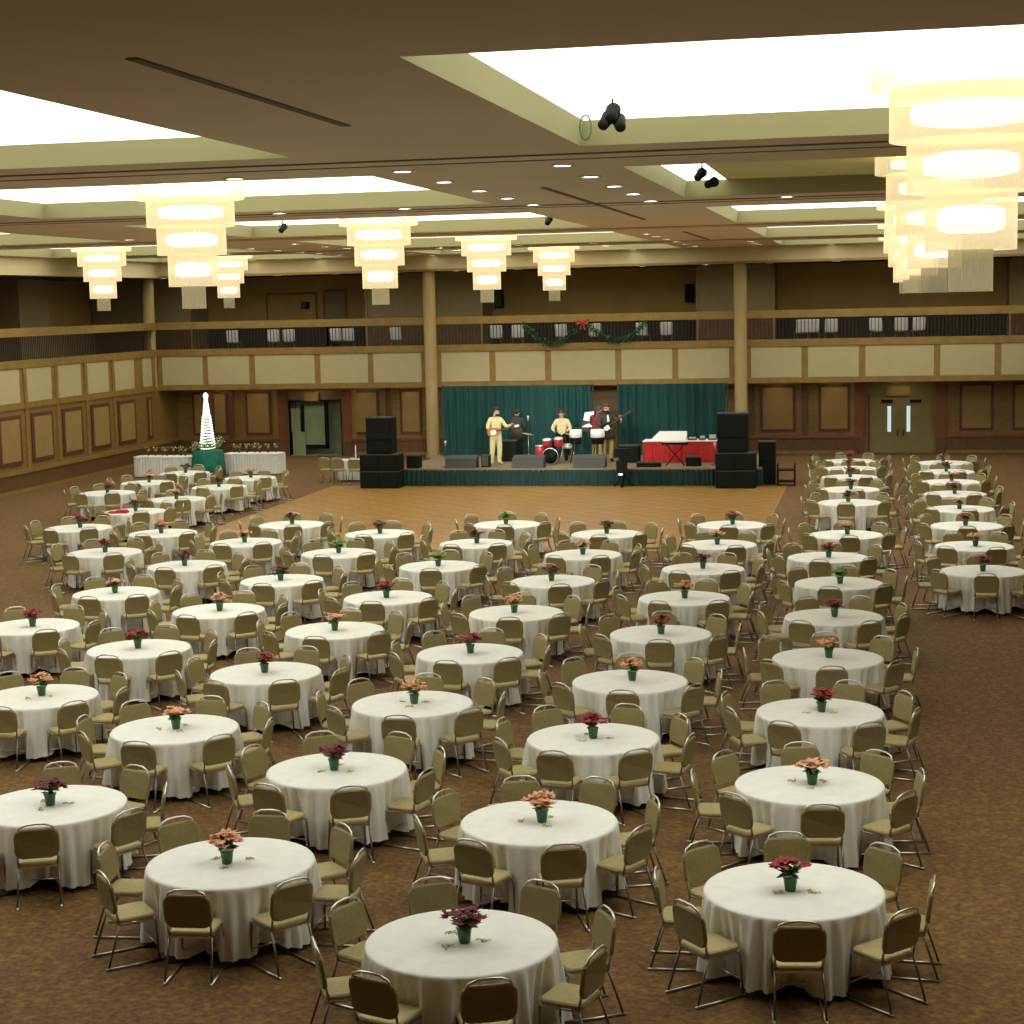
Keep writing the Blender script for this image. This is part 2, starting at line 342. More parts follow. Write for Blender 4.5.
def downlight(x,y,z,label,group,me0=None):
    t=thing('ceiling_downlight',label,'ceiling light',(x,y,z),0,group)
    for me,n in ((me0 or dlm,'lamp_disc'),(rim,'trim_ring')):
        o=bpy.data.objects.new(n,me); C.objects.link(o); o.parent=t
for g,x,L in DL:
    for i,v in enumerate(L):
        X,Y=(x,v) if x is not None else v
        downlight(X,Y,ZC,f'round recessed downlight, {ORD[i+1]} in the {g}',g)
for i in range(16): downlight(-29.2+2.5*i,YF+.05,7.57,f'round downlight under the beam above the balcony, {ORD[i+1] if i<16 else ""} from left','downlights under the balcony beam')
for i,x in enumerate((-27.6,-25.9,-23.4,-21.2,-19.2,-4.05,-1.85,.8)): downlight(x,YB-.75,2.955,f'downlight under the balcony over the wall panels, {ORD[i+1]} from left','downlights under the balcony floor, one of them added',strong)  # the one before the green doorway is added to brighten it
# chandeliers
def tier(r,z0,z1,m,parent,glow=True):
    t=MB(); n=96
    t.lathe([(r*.55,z0+.02),(r,z0),(r,z1),(r*.5,z1)],m,n,fn=lambda i,q:(.018*r*math.cos(24*2*q) if i in(1,2) else 0),smooth=False)
    o=t.build('crystal_tier',parent)
    if glow:
        b=MB(); h=z1-z0; b.lathe([(r*.50,z0+h*.3),(r*.74,z0+h*.36),(r*.76,z0+h*.5),(r*.74,z0+h*.68),(r*.5,z0+h*.75)],'bulbs',24); b.build('bulbs',o)
    return o
ch=thing('chandelier','','chandelier')
tier(.95,8.22-6.28,8.54-6.28,'crystal',ch); tier(.77,1.46,1.95,'crystal',ch); tier(.605,.96,1.47,'crystal',ch); tier(.43,.40,.97,'crystal',ch); tier(.21,0,.41,'crystal_dim',ch,False)
b=MB(); b.tube([(0,0,2.2),(0,0,2.34)],.05,'brass'); b.build('stem',ch)
CH=[(-12.13,30.3,'largest tiered crystal chandelier, nearest in the left line'),(-12.15,42.6,'second tiered crystal chandelier in the left line'),(-12.15,54.8,'third tiered crystal chandelier in the left line, left of the farthest'),(-12.15,66.6,'small farthest tiered chandelier of the left line, above the stage'),
(-25.1,54.8,'tiered crystal chandelier cut by the far left edge'),(-25.2,66.6,'small tiered crystal chandelier just right of and behind the largest one'),
(.85,18,'nearest tiered crystal chandelier at the top right edge'),(.85,30.3,'second tiered crystal chandelier in the right line'),(.85,42.6,'third tiered crystal chandelier in the right line'),(.85,54.8,'fourth tiered crystal chandelier in the right line'),(.85,66.6,'farthest tiered crystal chandelier in the right line')]
for i,(x,y,l) in enumerate(CH):
    if i==0: ch.location=(x,y,6.28); ch['label']=l; ch['group']='tiered crystal chandeliers'
    else: dup(ch,(x,y,6.28),.1*i,l)
# hanging stage spots
def spot(x,y,z,label,heads,aim=None,hang=.3):
    t=thing('stage_spotlight',label,'spotlight',(x,y,z)); t.scale=(.62,.62,.62)
    b=MB(); b.tube([(0,0,(ZC-z+.31)/.62),(0,0,hang*.2),(.1,0,0)],.02,'black'); b.tube([(-.12,0,.0),(-.12,0,.2),(.12,0,.2),(.12,0,0)],.012,'black'); b.build('hanger',t)
    for (dx,dz,tl) in heads:
        M=Matrix.Translation((dx,0,dz))@Matrix.Rotation(R(tl),4,'Y')@Matrix.Rotation(R(-60),4,'X')
        b=MB(); b.M=M; b.lathe([(.06,-.24),(.10,-.2),(.11,.0),(.135,.16),(.12,.16)],'black',14); b.build('lamp_housing',t)
    return t
spot(-2.95,20.0,8.30,'dark hanging stage spotlight cluster at the top centre coffer',[(-.12,-.05,20),(.12,-.1,-25),(0,.08,0)])
spot(-2.80,28.6,8.22,'pair of black stage spotlights hanging in the second right coffer',[(-.05,.0,30),(.24,-.22,60)])
spot(-13.6,39.6,8.12,'small black spotlight hanging between the two nearest left chandeliers',[(0,-.05,10)])
spot(-7.7,41.6,8.16,'tiny black spotlight at the edge of the third left coffer',[(0,0,10)])
b=MB(); b.tube([(-3.52+.07*math.cos(q/12*2*PI),21.6,8.36+.0+.15*math.sin(q/12*2*PI)) for q in range(12)],.012,'leaf',6,True); tag(b.build('cable_loop'),'small dark cable loop hanging at the coffer corner','cable')
def lamp(kind,loc,target,power,size,ang=30,col=(1,.95,.85)):
    l=bpy.data.lights.new('stage_lamp',kind); l.energy=power; l.color=col
    if kind=='SPOT': l.spot_size=R(ang); l.spot_blend=.6; l.shadow_soft_size=size
    o=bpy.data.objects.new('stage_lamp',l); C.objects.link(o); o.location=loc
    o.rotation_euler=(Vector(target)-Vector(loc)).to_track_quat('-Z','Y').to_euler()
lamp('SPOT',(-2.75,29.2,7.75),(-12.5,61.5,1.6),8000,.6,13)
lamp('SPOT',(-13.55,40.2,7.8),(-10.5,61.5,1.6),5000,.6,20)
# ------------------------------------------------------------------ chairs
def rotM(x,y,z,rx): return Matrix.Translation((x,y,z))@Matrix.Rotation(rx,4,'X')
def chair_parts(seatm='olive_pad',backm='olive_back'):
    P=[]
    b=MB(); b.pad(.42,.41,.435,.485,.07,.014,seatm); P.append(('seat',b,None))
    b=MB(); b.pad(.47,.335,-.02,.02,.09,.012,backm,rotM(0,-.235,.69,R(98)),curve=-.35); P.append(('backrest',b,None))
    pts=[(.205,-.17,.42),(.207,-.21,.62),(.205,-.235,.80),(.17,-.254,.875),(.10,-.262,.905),(0,-.264,.912),(-.10,-.262,.905),(-.17,-.254,.875),(-.205,-.235,.80),(-.207,-.21,.62),(-.205,-.17,.42)]
    b=MB(); b.tube(pts,.012,'chrome'); P.append(('back_frame',b,None))
    for s in (-1,1):
        b=MB(); b.tube([(.20*s,.19,.43),(.215*s,.205,.03)],.012,'legmetal'); P.append(('leg',b,None))
        b=MB(); b.tube([(.205*s,-.17,.43),(.225*s,-.30,.03)],.012,'legmetal'); P.append(('leg',b,None))
        b=MB(); b.tube([(.215*s,.235,.013),(.225*s,-.33,.013)],.013,'chrome'); P.append(('runner',b,None))
    b=MB(); b.tube([(.205,-.18,.425),(.205,.18,.425),(-.205,.18,.425),(-.205,-.18,.425)],.012,'chrome',6,True); P.append(('seat_frame',b,None))
    b=MB(); b.tube([(.215,.2,.16),(-.215,.2,.16)],.009,'chrome'); P.append(('stretcher',b,None))
    return P
CP=chair_parts()
proto=thing('padded_chair','','chair')
for n,b,_ in CP: b.build(n,proto)
simple=MB()
for n,b,_ in CP: simple.merge(b,Matrix())
simple_me=simple.mesh('padded_chair')
# ------------------------------------------------------------------ tablecloths, tables, flowers
def cloth_mesh(seed):
    rnd=random.Random(seed); n=192; ph=[rnd.uniform(0,6.28) for _ in range(4)]
    rings=[(0,.757),(.45,.757),(.80,.757),(.832,.755),(.843,.74),(.846,.70),(.85,.58),(.855,.44),(.86,.30),(.865,.17),(.87,.06)]
    vs=[];fs=[]
    for i,(r,z) in enumerate(rings):
        if i==0: vs.append((0,0,z)); continue
        t=max(0,(.74-z)/.68)
        for j in range(n):
            q=2*PI*j/n
            c8=math.cos(8*q)  # +1 at a chair, -1 between chairs
            d=t**.8*(-.15*max(0,c8)**.7+.06*max(0,-c8)**2) + t**.55*(.028*math.cos(24*q+ph[0])+.030*math.cos(41*q+ph[1])+.014*math.cos(33*q+ph[2]))
            zz=z
            if i==len(rings)-1: zz=z+.05*max(0,c8)+.02*math.cos(5*q+ph[3])+.01
            vs.append(((r+d)*math.cos(q),(r+d)*math.sin(q),zz))
    for j in range(n): fs.append((0,1+j,1+(j+1)%n))
    for i in range(len(rings)-2):
        for j in range(n): a=1+i*n; fs.append((a+j,a+n+j,a+n+(j+1)%n,a+(j+1)%n))
    b=MB(); b.add(vs,fs,'cloth',True); return b.mesh('tablecloth')
cloths=[cloth_mesh(s) for s in range(4)]
table=thing('round_table','','table')
b=MB(); b.lathe([(.80,.722),(.828,.726),(.828,.748),(.82,.75)],'tabletop',40); b.build('tabletop',table)
for sx in (-1,1):
    for s2 in (-1,1):
        b=MB(); b.tube([(.38*sx,.3*s2,.722),(.42*sx,.34*s2,.0)],.016,'chrome'); b.build('leg',table)
def pot(kind,seed):
    rnd=random.Random(seed); t=thing('potted_flower','','potted flower')
    b=MB(); b.lathe([(.042,0),(.05,.005),(.066,.125),(.073,.13),(.073,.14),(.055,.135)],'green_foil',14); b.build('pot',t)
    b=MB()
    def leaf(m,c,dirv,L,W):
        d=Vector(dirv).normalized(); s=d.cross(Vector((0,0,1)));
        if s.length<.05: s=Vector((1,0,0))
        s.normalize(); c=Vector(c); nn=d.cross(s)*.15*L
        b.add([c,c+d*L*.5+s*W+nn*0,c+d*L,c+d*L*.5-s*W,c+d*L*.5-nn],[(0,1,4),(1,2,4),(2,3,4),(3,0,4)],m)
    for _ in range(34):
        a=rnd.uniform(0,6.28); e=rnd.uniform(-.3,.9); leaf('leaf' if rnd.random()<.75 else 'leaf_light',(0,0,.14+rnd.uniform(0,.06)),(math.cos(a),math.sin(a),e),rnd.uniform(.09,.16),.03)
    b.build('leaves',t)
    b=MB(); pm={'red':'red_petal','dark':'darkred_petal','orange':'orange_petal','green':'leaf_light'}[kind]
    for _ in range(15):
        a=rnd.uniform(0,6.28); rr=.16*math.sqrt(rnd.random()); c=(rr*math.cos(a),rr*math.sin(a),.30-rr*.55+rnd.uniform(-.02,.03))
        for kk in range(7):
            a2=kk*.9+rnd.random()*.4; leaf(pm,c,(math.cos(a2),math.sin(a2),rnd.uniform(-.1,.6)),rnd.uniform(.06,.095),.03)
        if kind!='green': leaf('leaf_light',c,(0,.1,1),.02,.008)
    if kind=='green':
        for kk in range(6): 
            a=rnd.uniform(0,6.28); leaf('orange_petal',(.07*math.cos(a),.07*math.sin(a),.24),(math.cos(a),math.sin(a),.5),.05,.02)
    b.build('blooms',t); return t
POTS={}
for kd in ('red','dark','orange','green'): POTS[kd]=[pot(kd,hash(len(kd))%97+i) for i in range(2)]
USED=set()
def place(pr,loc,rz,label,group):
    if pr not in USED:
        if pr not in KIDS: KIDS[pr]=[(c,list(c.children)) for c in pr.children]
        USED.add(pr); pr.location=loc; pr.rotation_euler=(0,0,rz); pr['label']=label
        if group: pr['group']=group
        return pr
    return dup(pr,loc,rz,label,group)
COLS=[('row at right edge',2.0,[(36,5,'red'),(39.6,20,'orange'),(43.1,0,'red'),(46.5,12,'orange'),(50,22,'red'),(53.2,5,'orange'),(56.3,15,'red'),(59.3,0,'red')]),
('first full row from right',-.79,[(16.22,0,'red'),(19.89,6,'orange'),(23.48,27,'red'),(27.06,4,'orange'),(30.63,23,'red'),(34.28,-5,'green'),(37.71,-6,'red',-1.1),(41.37,5,'orange'),(47.89,-3,'dark',-.82),(51.16,8,'dark',-.87),(54.65,20,'red',-.94),(57.43,3,'red',-.98),(60.01,14,'red',-1.02)]),
('second full row from right',-3.57,[(14.45,10,'dark'),(18.05,12,'orange'),(21.71,25,'red'),(25.11,-3,'orange'),(28.8,-1,'red'),(32.37,27,'orange'),(35.96,22,'dark'),(39.58,15,'orange'),(43.07,-5,'dark')]),
('third full row from right',-6.38,[(16.27,25,'orange'),(19.83,8,'dark'),(23.35,-9,'orange'),(26.9,28,'red'),(30.57,-8,'orange'),(34.16,6,'dark'),(37.84,17,'orange'),(41.29,-10,'dark')]),
('fourth full row from right',-9.16,[(17.96,-7,'dark'),(21.56,24,'orange'),(25.13,13,'red'),(28.63,-11,'orange'),(32.0,-12,'red'),(35.99,-9,'green'),(39.5,21,'dark'),(42.99,0,'green')]),
('fifth full row from right',-11.93,[(23.2,20,'orange'),(26.75,22,'red'),(30.35,22,'orange'),(33.89,27,'dark'),(37.79,27,'green'),(41.11,28,'dark')]),
('sixth full row from right',-14.74,[(28.5,10,'red'),(32.1,20,'orange'),(35.74,25,'dark'),(39.43,17,'orange'),(42.76,0,'dark')]),
('seventh full row from right',-17.5,[(37.6,10,'red'),(41.0,25,'orange')]),
('eighth full row from right',-20.2,[(41.9,12,'red'),(45.46,4,'dark'),(48.45,5,'orange'),(51.85,23,'red'),(54.63,23,'orange')]),
('ninth full row from right',-23.15,[(50.13,8,'red'),(53.18,28,'orange'),(56.32,24,'dark')])]
chairs=[]; SIDE=['near','near-right','right','far-right','far','far-left','left','near-left']
FN={'red':'red poinsettia in green pot','dark':'dark poinsettia in green pot','orange':'orange flowers in green pot','green':'leafy green plant in pot'}
ti=0
for cname,cx,L in COLS:
    for ri,rec in enumerate(L):
        Y,ph,fl=rec[:3]; X=rec[3] if len(rec)>3 else cx
        where=f'{ORD[ri+1]} table from front, {cname}'
        rd=Vector((X,Y,0)).normalized(); rh=Vector((rd.y,-rd.x,0))
        base=math.atan2(-rd.y,-rd.x)       # direction towards the camera
        rz=base+R(ph)                      # cos/sin: chair direction = -rd*cos a + rh*sin a  (anticlockwise)
        place(table,(X,Y,0),rz,f'round table under white cloth, {where}','round banquet tables')
        o=bpy.data.objects.new('tablecloth',cloths[ti%4]); C.objects.link(o); o.location=(X,Y,0); o.rotation_euler=(0,0,rz)
        tag(o,f'white floor-length cloth on the {where}','tablecloth','white round tablecloths')
        place(POTS[fl][ti%2],(X+random.uniform(-.04,.04),Y+random.uniform(-.05,.05),.758),random.uniform(0,6),f'{FN[fl]} on {where}','potted flowers on the tables')
        if Y<24.5:
            for q in range(3):
                a=q*2.1+ti; b=MB()
                rnd=random.Random(ti*7+q)
                for w in range(5):
                    aa=rnd.uniform(0,6.28); x0,y0=rnd.uniform(-.03,.03),rnd.uniform(-.03,.03)
                    b.tube([(x0,y0,.006),(x0+.03*math.cos(aa),y0+.03*math.sin(aa),.018),(x0+.05*math.cos(aa+.5),y0+.05*math.sin(aa+.5),.006)],.006,'ribbon',4)
                tag(b.build('ribbon_curl',None,(X+.2*math.cos(a),Y+.2*math.sin(a),.757)),f'yellow ribbon curl by the pot, {where}','decoration',f'ribbon curls on the {where}')
        for k in range(8):
            a=R(ph+45*k+random.uniform(-2.5,2.5))
            d=-rd*math.cos(a)+rh*math.sin(a); rr=1.035+random.uniform(-.02,.05)
            p=Vector((X,Y,0))+d*rr; rzc=math.atan2(-d.y,-d.x)-PI/2+random.uniform(-.1,.1)
            chairs.append([p.x,p.y,rzc,f'olive chair, {SIDE[k]} side of {where}'])
        ti+=1
# which chairs the photo shows; nearest 300 individually
def seen(c):
    u,v=px(c[0],c[1],.6); hw=f_px*.26/Vector((c[0],c[1])).length
    return 102-hw*.6<u<922+hw*.6 and v<921+hw*.9
vis=sorted([c for c in chairs if seen(c)],key=lambda c:c[1]*cy-c[0]*sy); rest=[c for c in chairs if not seen(c)]+vis[298:]
print('chairs',len(chairs),'visible',len(vis))
G='olive padded chairs around the round tables'
for i,c in enumerate(vis[:298]):
    if c[1]<36: place(proto,(c[0],c[1],0),c[2],c[3],G)
    else:
        o=bpy.data.objects.new('padded_chair',simple_me); C.objects.link(o); o.location=(c[0],c[1],0); o.rotation_euler=(0,0,c[2]); tag(o,c[3],'chair',G)
b=MB()
for c in rest: b.merge(simple,Matrix.Translation((c[0],c[1],0))@Matrix.Rotation(c[2],4,'Z'))
o=b.build('padded_chairs'); tag(o,'remaining small olive chairs around the farthest tables and beyond the edges','chair'); o['kind']='stuff'
# red cloth pile on left table
b=MB(); b.pad(.55,.3,0,.05,.05,.02,'redcloth'); b.pad(.3,.24,.05,.09,.05,.02,'redcloth',Matrix.Translation((.1,0,0))); tag(b.build('folded_cloth',None,(-20.5,45.05,.757),.1),'heap of folded bright red cloth on a far left table','cloth')
# ------------------------------------------------------------------ stage
sx0,sx1,sy0,sy1=-16.3,-3.9,59.15,64.5
t=thing('stage_platform','low wooden stage platform with a dark green pleated skirt','stage',((sx0+sx1)/2,sy0,0))
def W(b,name,par,**k):
    o=b.build(name,par,(0,0,0),**k); o.location=-Vector(par.location); return o
b=MB(); b.box(sx0,sx1,sy0,sy1,.52,.6,'stagefloor'); W(b,'deck',t)
def pleats(b,pts,z0,z1,m,step=.09,amp=.03,seed=1):
    rnd=random.Random(seed); out=[]; q=rnd.uniform(0,6); a=amp; st=step
    for (x0,y0),(x1,y1) in zip(pts[:-1],pts[1:]):
        L=math.hypot(x1-x0,y1-y0); n=max(2,int(L/step*5)); nx,ny=(y1-y0)/L,-(x1-x0)/L
        for i in range(n):
            s=i/n; q+=2*PI*(L/n)/st
            if q>2*PI: q-=2*PI; a=amp*rnd.uniform(.35,1.25); st=step*rnd.uniform(.75,1.5)
            w=-a*math.cos(q); out.append((x0+(x1-x0)*s+nx*w,y0+(y1-y0)*s+ny*w))
    out.append(pts[-1]); vs=[(x,y,z) for x,y in out for z in (z0,z1)]
    b.add(vs,[(2*i,2*i+2,2*i+3,2*i+1) for i in range(len(out)-1)],m,True)
b=MB(); pleats(b,[(sx0,sy1),(sx0,sy0-.03),(sx1,sy0-.03),(sx1,sy1)],0.02,.56,'teal_dark',.15,.04); W(b,'skirt',t)
b=MB()
for x in (-15,-12,-9,-6): b.box(x,x+.1,60,60.1,0,.52,'iron'); b.box(x,x+.1,63.5,63.6,0,.52,'iron')
W(b,'trestle',t)
for (a,c,l) in ((-16.0,-10.42,'tall dark green stage curtain, wide left section behind the guitarist'),(-9.4,-5.5,'tall dark green stage curtain, right section behind the red table')):
    t=thing('stage_curtain',l,'curtain',((a+c)/2,64.1,.6))
    b=MB(); pleats(b,[(a,64.1),(c,64.1)],.62,3.2,'teal',.26,.09,3); W(b,'drape',t)
    for x in (a-.05,c+.05): b=MB(); b.tube([(x,64.3,.6),(x,64.3,3.24)],.022,'greybox'); W(b,'pole',t)
    b=MB(); b.tube([(a-.05,64.15,3.2),(c+.05,64.15,3.2)],.015,'greybox'); W(b,'crossbar',t)
def boxstack(name,label,cat,x,y,z,w,d,h,panels,group=None,mt='blackgrille'):
    t=thing(name,label,cat,(x,y,z),0,group); b=MB(); b.box(-w/2,w/2,0,d,0,h,'black'); b.box(-w/2-.01,w/2+.01,-.01,d,h-.03,h+.005,'greybox') ; b.build('cabinet',t)
    for (u0,u1,v0,v1) in panels:
        b=MB(); b.box(u0*w-w/2,u1*w-w/2,-.025,0,v0*h,v1*h,mt); g=b.build('grille',t)
    return t
PN=[(.04,.48,.08,.92),(.52,.96,.08,.92)]
for (cx,w,nm) in ((-16.88,1.36,'left'),(-4.70,1.30,'right')):
    gy=58.3
    boxstack('subwoofer',f'bottom wide black subwoofer of the {nm} speaker stack','speaker',cx,gy,0,w,.8,.6,PN)
    boxstack('subwoofer',f'upper wide black subwoofer in the {nm} speaker stack','speaker',cx,gy,.61,w,.8,.57,PN)
    hh=(1.24,.9) if nm=='left' else (1.28,1.0)
    boxstack('loudspeaker',f'tall black loudspeaker cabinet on top of the {nm} stack','speaker',cx+(.0 if nm=='left' else -.1),gy+.1,1.2,hh[1],.7,hh[0],[(.06,.94,.4,.95),(.1,.9,.05,.36)])
boxstack('amplifier','small black box beside the left speaker stack','amplifier',-15.95,59.35,.605,.45,.4,.45,[(.1,.9,.1,.9)])
boxstack('equipment_rack','tall black equipment rack right of the right speaker stack','rack',-3.75,59.6,0,.55,.6,1.45,[(.1,.9,.05,.5),(.1,.9,.55,.95)])
t=thing('equipment_cart','low black metal cart beside the black rack','cart',(-3.1,59.2,0))
b=MB(); b.box(-.3,.3,0,.5,.5,.54,'black'); b.box(-.3,.3,0,.5,.12,.16,'black'); b.build('shelf',t)
for x in(-.28,.28):
    for y in (.03,.47): b=MB(); b.tube([(x,y,0),(x,y,.72)],.022,'black'); b.build('post',t)
for x,l in ((-14.25,'left of the guitarist'),(-11.88,'centre, before the drums'),(-9.75,'right, before the steel drums')):
    t=thing('monitor_wedge','grey wedge stage monitor at the stage front, '+l,'speaker',(x,59.35,.6),0,'stage monitors')
    b=MB(); b.add([(-.55,0,0),(.55,0,0),(.55,.5,0),(-.55,.5,0),(-.55,.05,.30),(.55,.05,.30),(.55,.42,.42),(-.55,.42,.42)],[(0,1,5,4),(4,5,6,7),(1,2,6,5),(3,0,4,7),(2,3,7,6),(0,3,2,1)],'wedge'); b.build('cabinet',t)
    b=MB(); b.add([(-.5,.06,.315),(.5,.06,.315),(.5,.40,.43),(-.5,.40,.43)],[(0,1,2,3)],'greybox'); b.build('grille',t)
boxstack('guitar_amplifier','black amplifier box between the guitarist and the dark-jacketed person','amplifier',-13.1,61.9,.6,.62,.4,.75,[(.06,.94,.06,.72)])
boxstack('small_amplifier','dark green-grey box at the guitarist\'s feet','amplifier',-13.45,59.7,.6,.28,.3,.42,[(.1,.9,.1,.9)],mt='greybox')
boxstack('bass_amplifier','black amplifier left of the red table','amplifier',-8.65,61.3,.6,.7,.5,.6,[(.06,.94,.06,.94)])
boxstack('floor_speaker','small black speaker box before the red table','speaker',-6.25,59.9,.6,.5,.35,.32,[(.08,.92,.08,.92)])
boxstack('equipment_case','low flat black case on stage left of the keyboard','case',-7.75,59.6,.6,.8,.4,.16,[(.1,.9,.2,.8)])
def micstand(x,y,h,l):
    t=thing('microphone_stand',l,'microphone stand',(x,y,.6)); b=MB(); b.tube([(0,0,.02),(0,0,h)],.012,'iron')
    b.build('pole',t); b=MB(); b.lathe([(.15,0),(.15,.02),(.02,.03)],'iron',12); b.build('base',t)
    b=MB(); b.lathe([(0.001,-.02),(.02,-.02),(.03,.08),(.045,.12),(.03,.16),(.001,.17)],'steel',10,(0,0,h)); b.build('microphone',t)
micstand(-12.4,62.2,1.45,'thin microphone stand left of the drummer')
micstand(-14.9,59.9,.75,'short microphone stand on the left of the stage')
micstand(-5.55,60.3,.6,'short dark microphone stand at the right end of the stage')
micstand(-9.1,62.6,1.3,'microphone stand behind the dark-suited bass player')
t=thing('tripod_lamp','black lamp on a stand on the dance floor before the stage','lamp',(-8.5,58.7,.012))
b=MB(); b.tube([(0,0,0),(0,0,1.15)],.03,'black'); b.build('pole',t)
for q in range(3): b=MB(); a=q*2.09+.5; b.tube([(0,0,.45),(.35*math.cos(a),.3*math.sin(a),.0+.015)],.02,'black'); b.build('leg',t)
b=MB(); b.box(-.28,.28,-.1,.15,1.0,1.3,'black'); b.box(-.2,.15,-.12,.1,.5,.9,'black'); b.build('lamp_housing',t)
b=MB(); b.lathe([(.001,0),(.07,.01),(.07,.04),(.001,.05)],'spot_lens',12,(-.05,-.15,.42)); b.build('lens',t)
# red draped table
t=thing('skirted_table','long table on stage with a bright red pleated skirt and white top','table',(-6.8,61.3,.6))
b=MB(); pleats(b,[(-1.35,.8),(-1.35,0),(1.35,0),(1.35,.8)],.02,.72,'redcloth',.1,.025,5); b.build('skirt',t)
b=MB(); b.pad(2.74,.86,.72,.76,.03,.01,'white',Matrix.Translation((0,.4,0))); b.build('tabletop',t)
b=MB()
for x in(-1.2,1.2):
    for y in (.1,.7): b.tube([(x,y,.72),(x,y,0)],.02,'chrome')
b.build('legs',t)
b=MB(); b.add([(-.62,-.25,0),(.62,-.25,0),(.62,.3,0),(-.62,.3,0),(-.35,.3,.28),(.62,.3,.28)],[(0,1,5,4),(0,4,3),(1,2,5),(2,3,4,5),(0,3,2,1)],'white'); tag(b.build('document_board',None,(-7.3,61.75,1.36)),'slanted white board lying on the left of the red table','board')
for i,(x,w) in enumerate(((-6.45,.3),(-6.1,.22),(-5.75,.28))):
    b=MB(); b.box(-w/2,w/2,-.12,.12,0,.05,'greybox'); b.box(-w/2+.03,w/2-.03,.0,.1,.05,.10+.04*i,'steel'); tag(b.build('mixer',None,(x,61.6,1.36)),f'small grey equipment box on the red table, {ORD[i+1]} from left','equipment','equipment on the red table')
t=thing('keyboard','black keyboard on a crossed stand before the red table','keyboard',(-6.9,60.2,.6))
b=MB(); b.box(-.45,.45,-.12,.14,.72,.80,'black'); b.box(-.4,.4,-.11,-.02,.80,.812,'white'); b.build('keyboard_body',t)
b=MB(); b.tube([(-.3,0,0.015),(.3,0,.72)],.018,'black'); b.tube([(.3,.03,.015),(-.3,.03,.72)],.018,'black'); b.tube([(-.3,-.2,.015),(-.3,.2,.015)],.016,'black'); b.tube([(.3,-.2,.015),(.3,.2,.015)],.016,'black'); b.build('stand',t)
# steel drums
for x,l,w in ((-10.45,'left bright steel drum on a dark stand in front of the band',.44),(-9.68,'right bright steel drum on a dark stand, before the maroon-shirted person',.5)):
    t=thing('steel_drum',l,'drum',(x,60.9,.6)); b=MB(); b.lathe([(w/2-.03,0),(w/2,.02),(w/2,.28),(w/2-.03,.28),(w/3,.18),(.001,.15)],'white',20,(0,0,.92)); b.build('drum_shell',t)
    b=MB()
    for q in range(3): a=q*2.09+.4; b.tube([(w*.4*math.cos(a),w*.4*math.sin(a),.92),(w*.35*math.cos(a),w*.35*math.sin(a),.45),(.3*math.cos(a),.3*math.sin(a),.015)],.02,'iron')
    b.lathe([(w*.42,.70),(w*.45,.90),(w*.45,.92)],'black',14); b.build('stand',t)
# drum kit
t=thing('drum_kit','red drum kit with cymbals at the centre of the stage','drum kit',(-11.35,61.2,.6))
def drum(name,x,y,z,r,h,M=None,shell='drumred',head='white'):
    b=MB(); b.M=Matrix.Translation((x,y,z))@(M or Matrix()); b.lathe([(r-.01,0),(r,0.01),(r,h-.01),(r-.01,h)],shell,20)
    o=b.build(name,t); c=MB(); c.M=b.M; c.lathe([(r-.015,h),(r-.015,h+.006)],head,20); c.lathe([(r-.01,h-.02),(r+.012,h-.02),(r+.012,h+.008),(r-.01,h+.008)],'chrome',20,caps=False); c.build('drum_head',o)
drum('bass_drum',.02,-.1,.29,.28,.42,Matrix.Rotation(R(-90),4,'X')@Matrix.Rotation(PI,4,'X')@Matrix.Translation((0,0,-.0)),'black','black')
drum('tom',-.2,.1,.62,.16,.22,Matrix.Rotation(R(14),4,'X')); drum('tom',.22,.1,.62,.16,.26,Matrix.Rotation(R(14),4,'X'))
drum('floor_tom',-.48,.3,.2,.2,.4); drum('snare_drum',.5,.35,.5,.18,.14,None,'steel')
for x,y,z in ((-.95,.5,1.0),(.55,.75,.95)):
    b=MB(); b.M=Matrix.Translation((x,y,z))@Matrix.Rotation(R(12),4,'Y'); b.lathe([(.001,.02),(.04,.018),(.24,0),(.24,-.004),(.001,.01)],'brass',20); o=b.build('cymbal',t)
    b=MB(); b.tube([(x,y,0.01),(x,y,z)],.012,'chrome'); b.tube([(x-.2,y,0.01),(x,y,.3),(x+.2,y,.01)],.01,'chrome'); b.build('cymbal_stand',t)
b=MB(); b.tube([(.3,-.15,.015),(.36,.05,.5)],.02,'chrome'); b.tube([(.9,-.1,.015),(.7,.1,.45)],.02,'chrome'); b.build('stand_leg',t)
t=thing('drum_stool','round black stool under the seated drummer','stool',(-11.2,62.45,.6))
b=MB(); b.lathe([(.17,0),(.18,.03),(.16,.07)],'black',16,(0,0,.69)); b.build('seat',t); b=MB(); b.tube([(0,0,0.1),(0,0,.69)],.02,'chrome'); b.build('post',t)
for q in range(3): b=MB(); b.tube([(0,0,.25),(.22*math.cos(q*2.09),.22*math.sin(q*2.09),.012)],.012,'chrome'); b.build('leg',t)
# music stand with grey sheets
t=thing('music_stand','music stand with grey sheets left of the maroon-shirted person','music stand',(-10.35,62.9,.6))
b=MB(); b.tube([(0,0,.01),(0,0,1.3)],.012,'iron'); b.tube([(-.2,0,.01),(0,0,.25),(.2,0,.01)],.01,'iron'); b.build('pole',t)
b=MB(); b.add([(-.2,-.05,1.15),(.2,-.05,1.15),(.22,.1,1.7),(-.12,.1,1.66)],[(0,1,2,3)],'steel'); b.add([(-.25,-.08,1.0),(.05,-.08,.98),(.08,.0,1.35),(-.2,.0,1.4)],[(0,1,2,3)],'greybox'); b.build('sheets',t)
